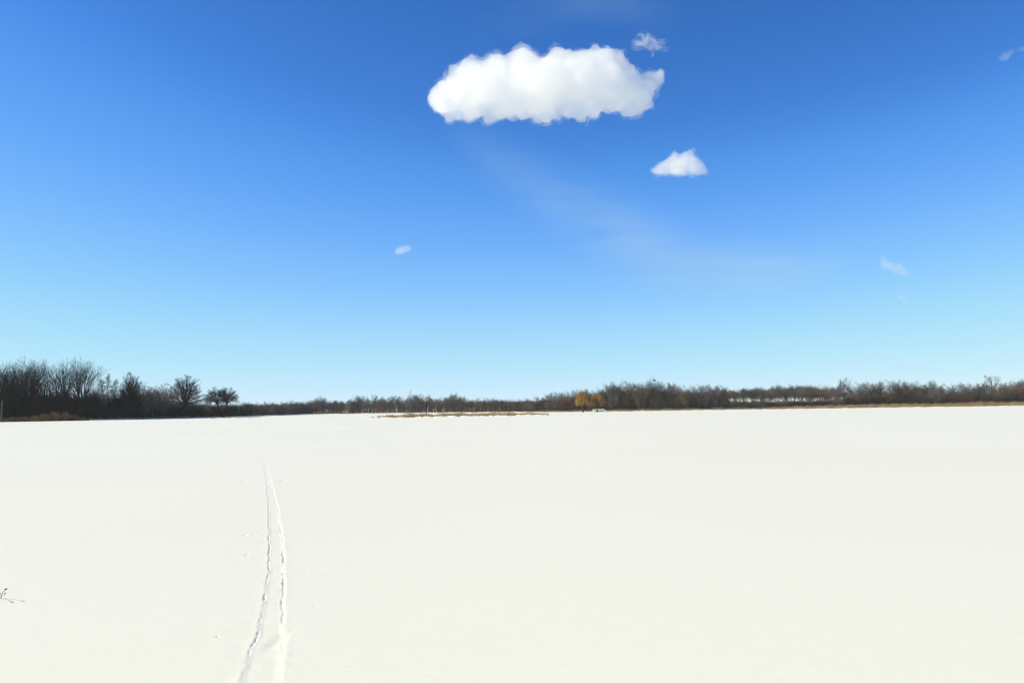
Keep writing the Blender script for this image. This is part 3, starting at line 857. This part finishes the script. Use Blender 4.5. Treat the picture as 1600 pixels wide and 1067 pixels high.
def crumbs(px0, px1, py0, py1, n, s):
    for _ in range(n):
        t = rg.random()
        p = on_ground(px0 + (px1 - px0) * t, py0 + (py1 - py0) * t + rg.uniform(-.6, .6))
        k = rg.uniform(.5, 1.3) * s
        cr.append((p.x, p.y, -.002, k * 1.8, k, k * .13))
crumbs(1070, 1240, 722, 725, 26, .03); crumbs(1370, 1555, 725, 725.5, 60, .05); crumbs(1310, 1320, 724, 725, 6, .03)
for px, py, n, s in [(30, 692, 10, .10), (60, 693, 6, .07), (100, 697, 4, .06), (28, 921, 3, .015), (340, 994, 3, .012), (530, 1063, 8, .012), (545, 1065, 6, .012), (500, 830, 4, .02), (555, 776, 4, .03), (470, 776, 4, .03), (980, 780, 5, .02), (1050, 981, 4, .01), (1160, 995, 5, .008), (1210, 1002, 4, .008)]:
    crumbs(px - 8, px + 8, py, py + .5, n, s)
lumps('snow_crumbs', cr, 'crumbs of broken snow crust strewn on the flat snow', 4)

# ------------------------------------------------------------------ air
hb = MB(); hb.box((0, 3000, 22), (19000, 12400, 46))
hz_m = bpy.data.materials.new('haze'); hz_m.use_nodes = True
for n_ in list(hz_m.node_tree.nodes): hz_m.node_tree.nodes.remove(n_)
hz_o = hz_m.node_tree.nodes.new('ShaderNodeOutputMaterial'); hz_p = hz_m.node_tree.nodes.new('ShaderNodeVolumePrincipled')
hz_p.inputs['Color'].default_value = (.93, .96, 1, 1); hz_p.inputs['Density'].default_value = .000055
hz_m.node_tree.links.new(hz_p.outputs[0], hz_o.inputs['Volume'])
haze_o = hb.build('haze', hz_m, None, False)
tag(haze_o, 'thin winter haze over the lake and the far shore', 'haze', kind='stuff')

# ------------------------------------------------------------------ single things
# grey pole at the shore
p = Vector((col_x(2.5, 337), 337, 0)); Hp = z_at(2.5, 625.5, 337)
t = empty('wooden_pole', p)
tag(t, 'weathered grey wooden pole standing at the edge of the tall dark wood', 'pole')
mb = MB(); mb.tube([Vector((0, 0, -.3)), Vector((.02, 0, Hp * .5)), Vector((.06, 0, Hp))], [.40, .37, .34], 9, cap=False); mb.build('shaft', M_POLE, t)
mb = MB(); mb.tube([Vector((.06, 0, Hp - .25)), Vector((.06, 0, Hp + .05)), Vector((.06, 0, Hp + .12))], [.42, .42, .02], 9); mb.build('cap', M_BARK, t)

# saplings on the reed island
def sapling(px, top, label, lean=0.0, dark=True, seed=1, r=.07, twigs=10, depth=None):
    rg = random.Random(seed)
    d = depth or on_ground(px, horizon(px) + 10.6).y
    x = col_x(px, d); H = z_at(px, top, d)
    e = empty('sapling', (x, d, 0)); tag(e, label, 'sapling', 'saplings on the reed island')
    pts = [Vector((0, 0, -.1)), Vector((lean * .15 * H, 0, H * .35)), Vector((lean * .6 * H, 0, H * .7)), Vector((lean * H, 0, H))]
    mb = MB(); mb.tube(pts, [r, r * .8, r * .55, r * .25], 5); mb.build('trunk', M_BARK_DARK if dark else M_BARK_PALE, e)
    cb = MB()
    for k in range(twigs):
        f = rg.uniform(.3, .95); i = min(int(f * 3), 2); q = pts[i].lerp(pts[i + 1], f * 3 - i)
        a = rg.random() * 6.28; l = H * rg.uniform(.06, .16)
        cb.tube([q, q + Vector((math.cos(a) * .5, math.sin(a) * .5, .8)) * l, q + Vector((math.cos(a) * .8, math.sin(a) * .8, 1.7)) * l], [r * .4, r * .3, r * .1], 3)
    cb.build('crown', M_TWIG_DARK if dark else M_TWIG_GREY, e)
sapling(642.5, 608, 'tall pale sapling leaning slightly, thin and bare, on the reed island', lean=-.06, dark=False, seed=1, r=.085, twigs=8)
sapling(666, 622, 'dark bushy sapling next to the tall pale one on the reed island', lean=-.01, seed=2, r=.09, twigs=34)
sapling(757.5, 620, 'dark straight sapling standing alone on the reed island', lean=-.04, seed=3, r=.07, twigs=12)
sapling(721.5, 640, 'short dark stub of a sapling midway along the reed island', seed=4, r=.06, twigs=3)
sapling(690, 643, 'very short dark stub of a sapling in the reeds beside the bushy one', seed=5, r=.06, twigs=3)

# nest
px, d, e = NEST_TREE
c = at_dist(1022.5, 594.3, d)
rg = random.Random(12); mb = MB()
for k in range(150):
    a = rg.random() * 6.28; rr = .62 * math.sqrt(rg.random()); h = rg.uniform(-.32, .32)
    rr *= (1 - .35 * abs(h) / .32)
    q = Vector((rr * math.cos(a), rr * math.sin(a), h)); dd = Vector((-math.sin(a) + rg.gauss(0, .4), math.cos(a) + rg.gauss(0, .4), rg.gauss(0, .25))).normalized() * .4
    mb.tube([q - dd, q + dd * .2, q + dd], [.05, .05, .03], 3)
nest_o = mb.build('nest', M_NEST, smooth=False); nest_o.location = c
tag(nest_o, 'dark round stick nest wedged in the top of the forked tree', 'nest')

# white shed under the willows
ds = 399.0
x0, x1 = col_x(922, ds), col_x(949, ds)
sh = empty('shed', (col_x(934, ds), ds, 0.05)); tag(sh, 'low white shed on the shore under the smaller willow', 'shed')
k = ds / F
mb = MB(); mb.box((5.0 * k, 0, 1.6 * k), (9.5 * k, 2.4, 3.2 * k)); mb.build('wall', M_WHITE, sh, False)
mb = MB(); mb.box((-1.2 * k, .1, 1.4 * k), (2.6 * k, 2.0, 2.8 * k)); mb.build('door', M_DARK, sh, False)
mb = MB(); mb.box((-5.2 * k, .2, 1.4 * k), (4.8 * k, 2.0, 2.8 * k)); mb.build('side_wall', M_WHITE, sh, False)
for i in range(3):
    mb = MB(); mb.box(((2.4 + 2.5 * i) * k, -1.22, 1.7 * k), (2.1 * k, .06, 1.9 * k)); mb.build('panel', M_GREYPANEL, sh, False)
mb = MB()
a = [(-8.2 * k, -1.4), (10.4 * k, -1.4), (10.4 * k, 1.4), (-8.2 * k, 1.4)]
mb.v += [(x, y, 3.3 * k) for x, y in a] + [(x, 0, 4.1 * k) for x in (-7.8 * k, 10.0 * k)]
mb.f += [(3, 2, 1, 0), (0, 1, 5, 4), (2, 3, 4, 5), (1, 2, 5), (3, 0, 4)]
mb.build('roof', M_SNOW, sh, False)
mb = MB()
mb.v += [(10 * k, -1.2, 0), (15.5 * k, -1.2, 0), (10 * k, -1.2, 2.9 * k), (10 * k, 1.2, 0), (15.5 * k, 1.2, 0), (10 * k, 1.2, 2.9 * k)]
mb.f += [(0, 1, 2), (3, 5, 4), (1, 4, 5, 2), (0, 2, 5, 3), (0, 3, 4, 1)]
mb.build('snow_bank', M_SNOW, sh, False)

# dry weed near the camera
def weed(base, heads, label, seed):
    rg = random.Random(seed)
    e = empty('weed', base); tag(e, label, 'weed', 'dry weeds poking out of the snow')
    b = Vector(base)
    for h in heads:
        h = Vector(h) - b
        m1 = h * .45 + Vector((0, 0, .012)); m2 = h * .8 + Vector((0, 0, .010))
        mb = MB(); mb.tube([Vector((0, 0, -.05)), m1, m2, h], [.004, .0035, .003, .0027], 5, cap=False); mb.build('stem', M_WEED, e)
        hb = MB()
        for k in range(26):
            t = rg.random(); q = m2.lerp(h, .4 + .75 * t)
            dd = (rvec(rg) * .6 + (h - m2).normalized() * 1.0).normalized() * rg.uniform(.014, .028)
            hb.tube([q, q + dd * .5, q + dd], [.0028, .0035, .0008], 4)
        hb.build('seed_head', M_WEED, e)
S1, S2, S3 = on_ground(20, 941), on_ground(37, 939), on_ground(8, 926)
def head_for(sh, z): return (sh.x - z / math.tan(SUN_EL) * math.sin(-SUN_AZ), sh.y + z / math.tan(SUN_EL) * math.cos(SUN_AZ), z)
weed((S1.x - .34, S1.y + .30, 0), [head_for(S1, .11), head_for(S2, .15), head_for(S3, .09)], 'dry brown weed with thin stems and seed heads casting shadows on the snow', 4)

# ------------------------------------------------------------------ clouds
def cloud_mat(name, density, g=.35, surf=.05, color=(.996, .988, .945), hetero=None, step=None):
    m = bpy.data.materials.new(name); m.use_nodes = True
    nt = m.node_tree
    for n in list(nt.nodes): nt.nodes.remove(n)
    out = nt.nodes.new('ShaderNodeOutputMaterial')
    pv = nt.nodes.new('ShaderNodeVolumeScatter')
    pv.inputs['Color'].default_value = (*color, 1)
    pv.inputs['Density'].default_value = density
    pv.inputs['Anisotropy'].default_value = g
    nt.links.new(pv.outputs[0], out.inputs['Volume'])
    if hetero:
        tc = nt.nodes.new('ShaderNodeTexCoord')
        nz = nt.nodes.new('ShaderNodeTexNoise'); nz.inputs['Scale'].default_value = hetero[0]; nz.inputs['Detail'].default_value = 4
        nt.links.new(tc.outputs['Object'], nz.inputs['Vector'])
        mr = nt.nodes.new('ShaderNodeMapRange'); mr.inputs['From Min'].default_value = hetero[1]; mr.inputs['From Max'].default_value = hetero[2]
        mr.inputs['To Min'].default_value = 0; mr.inputs['To Max'].default_value = density
        nt.links.new(nz.outputs['Fac'], mr.inputs['Value'])
        nt.links.new(mr.outputs[0], pv.inputs['Density'])
        if step: m.cycles.volume_step_rate = step
    if surf > 0:
        tr = nt.nodes.new('ShaderNodeBsdfTransparent'); df = nt.nodes.new('ShaderNodeBsdfTranslucent')
        mx = nt.nodes.new('ShaderNodeMixShader'); mx.inputs[0].default_value = surf
        df.inputs['Color'].default_value = (1, 1, 1, 1)
        nt.links.new(tr.outputs[0], mx.inputs[1]); nt.links.new(df.outputs[0], mx.inputs[2])
        nt.links.new(mx.outputs[0], out.inputs['Surface'])
    return m

def icosphere_data():
    import bmesh
    bm = bmesh.new(); bmesh.ops.create_icosphere(bm, subdivisions=2, radius=1)
    v = [x.co.copy() for x in bm.verts]; f = [tuple(y.index for y in x.verts) for x in bm.faces]
    bm.free(); return v, f
ICO = icosphere_data()

def cloud(name, puffs, D, label, mat, voxel, disp, seed=0, thick=.8, cat='cloud', group=None, sub=7, shrink=1.0, fringe=None):
    """puffs: (px, py, r_px) in picture pixels at depth D; each becomes balls around that line of sight with real depth"""
    rg = random.Random(seed)
    k = D / F
    c0 = at_dist(puffs[0][0], puffs[0][1], D)
    V = []; Fc = []
    for px, py, rp, *rest in puffs:
        rp *= shrink
        ry = rest[0] if rest else thick
        c = at_dist(px, py, D) - c0
        c.y += rg.uniform(-1, 1) * rp * k * .5
        balls = [(c, rp * k, ry)]
        for _ in range(sub):
            u = rvec(rg); q = rg.uniform(.2, .6) if rg.random() < .5 else rg.uniform(.12, .25)
            balls.append((c + Vector((u.x, u.y * ry, u.z)) * rp * k * rg.uniform(.72, .95), rp * k * q, 1.0))
        for bc, br, by in balls:
            b = len(V)
            for v in ICO[0]:
                V.append(bc + Vector((v.x * br, v.y * br * by, v.z * br)))
            Fc += [tuple(b + i for i in f) for f in ICO[1]]
    me = mesh_np(name, V, Fc, mat)
    o = bpy.data.objects.new(name, me); COL.objects.link(o); o.location = c0
    rm = o.modifiers.new('remesh', 'REMESH'); rm.mode = 'VOXEL'; rm.voxel_size = voxel * 1.3
    for i, (sz, st) in enumerate(disp):
        tx = bpy.data.textures.new(f'{name}{i}', 'CLOUDS'); tx.noise_scale = sz; tx.noise_depth = 3
        dm = o.modifiers.new('displace', 'DISPLACE'); dm.texture = tx; dm.strength = st; dm.mid_level = .5; dm.texture_coords = 'LOCAL'
    rm = o.modifiers.new('remesh', 'REMESH'); rm.mode = 'VOXEL'; rm.voxel_size = voxel
    bpy.context.view_layer.update()
    dg = bpy.context.evaluated_depsgraph_get()
    baked = bpy.data.meshes.new_from_object(o.evaluated_get(dg))
    o.modifiers.clear(); o.data = baked
    baked.name = name
    baked.polygons.foreach_set('use_smooth', [True] * len(baked.polygons))
    if not baked.materials: baked.materials.append(mat)
    tag(o, label, cat, group)
    if fringe:
        # thin torn vapour round the dense body
        f = bpy.data.objects.new('fringe', baked.copy()); COL.objects.link(f); f.parent = o
        f.data.materials.clear(); f.data.materials.append(fringe[1])
        for sz, st, ml in ((45, 26, .22), (16, 14, .4)):
            tx = bpy.data.textures.new('fringe', 'CLOUDS'); tx.noise_scale = sz; tx.noise_depth = 3
            dm = f.modifiers.new('displace', 'DISPLACE'); dm.texture = tx; dm.strength = st * fringe[0]; dm.mid_level = ml; dm.texture_coords = 'LOCAL'
        rm = f.modifiers.new('remesh', 'REMESH'); rm.mode = 'VOXEL'; rm.voxel_size = voxel
        bpy.context.view_layer.update()
        dg = bpy.context.evaluated_depsgraph_get()
        bk = bpy.data.meshes.new_from_object(f.evaluated_get(dg))
        f.modifiers.clear(); f.data = bk
        bk.polygons.foreach_set('use_smooth', [True] * len(bk.polygons))
    return o

MAIN = [(850, 140, 50), (1008, 140, 22), (1000, 150, 24), (1012, 125, 16), (690, 160, 24), (720, 150, 32), (735, 115, 22), (712, 112, 14), (945, 95, 22), (960, 92, 16), (925, 98, 22), (1030, 118, 9), (700, 145, 26), (690, 150, 22), (716, 128, 26), (745, 122, 28), (775, 115, 32), (812, 106, 32), (818, 90, 18), (785, 120, 40), (845, 115, 36), (873, 100, 26), (880, 88, 15), (905, 108, 32),
        (940, 104, 30), (955, 105, 28), (975, 122, 28), (990, 135, 26), (1018, 130, 17), (1028, 124, 11), (715, 168, 22), (745, 165, 27), (780, 165, 28), (820, 168, 26), (855, 168, 25), (890, 165, 24), (925, 160, 24), (960, 155, 28), (985, 160, 22), (998, 172, 12),
        (705, 180, 12), (730, 180, 12), (765, 181, 12), (800, 183, 10), (840, 184, 11), (870, 183, 10), (905, 178, 11), (930, 178, 8), (1000, 155, 18), (760, 140, 40), (820, 140, 45), (900, 135, 42), (950, 135, 36)]
DM = 2600.0
MC = cloud_mat('cumulus', .019, surf=.02)
cloud('cumulus_cloud', MAIN, DM, 'large puffy white cloud with a flat frayed base, biggest in the sky', MC, 3.6, [(80, 22), (30, 18), (12, 14)], seed=1, thick=1.0, sub=7, shrink=.90, fringe=(1.0, cloud_mat('cumulus_fringe', .012, surf=0, hetero=(.022, .47, .70), step=.35)))
SMALL = [(1062, 256, 16), (1050, 258, 14), (1072, 252, 15), (1085, 258, 13), (1040, 264, 9), (1030, 267, 6), (1060, 265, 11), (1080, 266, 10), (1095, 266, 8), (1021, 268, 5), (1101, 268, 6), (1026, 268, 5), (1096, 262, 8), (1036, 261, 9), (1090, 268, 7), (1048, 268, 8), (1070, 269, 8), (1055, 245, 8), (1075, 244, 8)]
cloud('cumulus_cloud', SMALL, 3500.0, 'small white dome shaped cloud below the large one', cloud_mat('small_cumulus', .015, surf=.02), 6.0, [(50, 14), (20, 11), (9, 9)], seed=2, thick=1.0, fringe=(1.0, cloud_mat('small_fringe', .012, surf=0, hetero=(.03, .47, .70), step=.35)))
TINY = [(630, 390, 6), (622, 392, 5), (637, 388, 5), (627, 391, 6)]
cloud('cumulus_cloud', TINY, 5000.0, 'tiny white cloud alone in the sky above the far shore', cloud_mat('tiny_cumulus', .006, surf=.02), 5.0, [(22, 12), (9, 6)], seed=3, thick=1.0, fringe=(.8, cloud_mat('tiny_fringe', .0025, surf=0)))
WISP = [(1008, 66, 8), (1014, 70, 8), (1000, 60, 9), (992, 66, 7), (1008, 58, 8), (1018, 66, 8), (1026, 72, 7), (1016, 76, 7), (1020, 86, 5), (1036, 68, 6), (1040, 72, 5), (1030, 76, 5)]
cloud('wispy_cloud', WISP, 2500.0, 'small torn wispy cloud just above the end of the large one', cloud_mat('wisp', .034, hetero=(.045, .40, .70), step=.25, surf=.004), 5.0, [(26, 16), (9, 8)], seed=4, thick=.8, fringe=(1.0, cloud_mat('wisp_fringe', .007, surf=0, hetero=(.03, .46, .72), step=.35)))
LENS = [(1385, 412, 7), (1393, 416, 8), (1402, 420, 8), (1410, 424, 7), (1416, 427, 5), (1380, 406, 4), (1376, 400, 2.5)]
cloud('wispy_cloud', LENS, 4600.0, 'thin slanted cloud scrap at the side of the sky over the wood', cloud_mat('scrap', .0075, color=(.86, .95, 1), surf=.003), 5.0, [(50, 16), (16, 8)], seed=5, thick=.8, fringe=(1.3, cloud_mat('scrap_fringe', .0010, surf=0)))
cloud('wispy_cloud', [(1408, 464, 5), (1413, 469, 5), (1417, 472, 4), (1424, 477, 3)], 5200.0, 'small faint cloud scrap below the slanted one', cloud_mat('faint_scrap', .0060, color=(.86, .95, 1), surf=.003), 6.0, [(30, 14), (12, 8)], seed=6, thick=.8)
cloud('wispy_cloud', [(1578, 82, 7), (1586, 80, 6), (1594, 78, 6), (1566, 92, 6), (1574, 90, 7), (1602, 76, 6)], 2400.0, 'faint bluish cloud wisp high up at the edge of the sky', cloud_mat('high_wisp', .014, color=(.82, .93, 1), hetero=(.03, .42, .72), step=.3, surf=.003), 6.0, [(30, 16), (12, 8)], seed=7, thick=.8)
cloud('low_cloud', [(1512, 532, 5), (1518, 531.5, 5), (1506, 532.5, 4), (1524, 532, 3)], 9000.0, 'short pinkish low cloud streak over the end of the wood', cloud_mat('pink_streak', .0020, color=(1, .80, .70), surf=.003), 10.0, [(60, 20)], seed=8, thick=.8)
cloud('low_cloud', [(1405, 569, 5), (1410, 566, 6), (1412, 577, 7), (1425, 578, 8), (1440, 578, 7), (1452, 578, 6), (1396, 580, 5), (1470, 580, 5), (1384, 581, 4)], 11000.0, 'low pale cloud bank just above the treetops of the long wood', cloud_mat('low_bank', .0007, color=(1, .90, .86), surf=.002), 12.0, [(80, 30), (30, 14)], seed=9, thick=.8)

# broad faint veil of high cloud: a thin sheet of ice haze, densest along its middle
def veil(name, pts, widths, D, thickness, density, label, scale):
    k = D / F
    W3 = [at_dist(px, py, D) for px, py in pts]
    c0 = W3[0]; L = W3[-1].x - c0.x
    us = [(w.x - c0.x) / L for w in W3]; zs = [w.z - c0.z for w in W3]; ws = [w * k for w in widths]
    zlo, zhi, wmax = min(zs), max(zs), max(ws)
    V = []; Fc = []; ring = 12; n = len(pts)
    for u, z, w in zip(us, zs, ws):
        for j in range(ring):
            an = 2 * math.pi * j / ring
            V.append((u * L, math.sin(an) * thickness, z + math.cos(an) * w * 1.9))
    for i in range(n - 1):
        for j in range(ring):
            Fc.append((i * ring + j, i * ring + (j + 1) % ring, (i + 1) * ring + (j + 1) % ring, (i + 1) * ring + j))
    Fc.append(tuple(range(ring - 1, -1, -1))); Fc.append(tuple((n - 1) * ring + j for j in range(ring)))
    m = bpy.data.materials.new(name); m.use_nodes = True
    nt = m.node_tree
    for nd in list(nt.nodes): nt.nodes.remove(nd)
    def N(t, **kw):
        q = nt.nodes.new(t)
        for a_, b_ in kw.items(): setattr(q, a_, b_)
        return q
    def math_(op, a_, b_):
        q = N('ShaderNodeMath', operation=op)
        for i, v in enumerate((a_, b_)):
            if isinstance(v, (int, float)): q.inputs[i].default_value = v
            else: nt.links.new(v, q.inputs[i])
        return q.outputs[0]
    tc = N('ShaderNodeTexCoord'); sp_ = N('ShaderNodeSeparateXYZ'); nt.links.new(tc.outputs['Object'], sp_.inputs[0])
    u = math_('DIVIDE', sp_.outputs['X'], L)
    def curve(vals):
        q = N('ShaderNodeFloatCurve'); c = q.mapping.curves[0]
        c.points[0].location = (us[0], vals[0]); c.points[1].location = (us[-1], vals[-1])
        for a_, b_ in zip(us[1:-1], vals[1:-1]): c.points.new(a_, b_)
        q.mapping.update(); nt.links.new(u, q.inputs['Value']); return q.outputs[0]
    zc = math_('ADD', math_('MULTIPLY', curve([(z - zlo) / (zhi - zlo) for z in zs]), zhi - zlo), zlo)
    wc = math_('MAXIMUM', math_('MULTIPLY', curve([w / wmax for w in ws]), wmax), 1.0)
    v = math_('DIVIDE', math_('SUBTRACT', sp_.outputs['Z'], zc), wc)
    prof = math_('POWER', 2.718, math_('MULTIPLY', math_('MULTIPLY', v, v), -1.5))
    mp = N('ShaderNodeMapping'); mp.inputs['Rotation'].default_value = (0, R(32), 0); mp.inputs['Scale'].default_value = (scale * .3, scale * .3, scale * 1.6)
    nt.links.new(tc.outputs['Object'], mp.inputs['Vector'])
    nz = N('ShaderNodeTexNoise'); nz.inputs['Scale'].default_value = 1.0; nz.inputs['Detail'].default_value = 5; nt.links.new(mp.outputs[0], nz.inputs['Vector'])
    mr = N('ShaderNodeMapRange'); mr.inputs['From Min'].default_value = .30; mr.inputs['From Max'].default_value = .72; nt.links.new(nz.outputs['Fac'], mr.inputs['Value'])
    ends = math_('MULTIPLY', math_('MINIMUM', math_('ADD', math_('MULTIPLY', u, 1.6), .02), 1.0), math_('MINIMUM', math_('MULTIPLY', math_('SUBTRACT', 1.0, u), 4.0), 1.0))
    den = math_('MULTIPLY', math_('MULTIPLY', math_('MULTIPLY', prof, mr.outputs[0]), density), math_('MAXIMUM', ends, 0.0))
    vs = N('ShaderNodeVolumeScatter'); vs.inputs['Color'].default_value = (.70, .88, 1, 1); vs.inputs['Anisotropy'].default_value = .3
    nt.links.new(den, vs.inputs['Density'])
    out = N('ShaderNodeOutputMaterial'); nt.links.new(vs.outputs[0], out.inputs['Volume'])
    m.cycles.volume_step_rate = .6
    me = mesh_np(name, V, Fc, m, True)
    import bmesh
    bm = bmesh.new(); bm.from_mesh(me); bmesh.ops.recalc_face_normals(bm, faces=bm.faces); bm.to_mesh(me); bm.free()
    o = link(name, me, None, c0)
    tag(o, label, 'cloud', kind='stuff')
veil('cirrus_veil', [(690, 190), (760, 240), (830, 288), (900, 333), (970, 368), (1040, 398), (1110, 415), (1190, 422), (1270, 420), (1340, 416)], [26, 42, 50, 56, 58, 50, 42, 36, 28, 16], 8000.0, 500.0, .00070, 'broad faint streak of high cloud slanting under the large one', .004)
veil('cirrus_veil', [(720, 70), (800, 30), (880, 2), (960, -6), (1020, 12), (1070, 50)], [16, 24, 28, 28, 24, 10], 8000.0, 400.0, .00034, 'faint veil of high cloud at the top of the sky', .005)
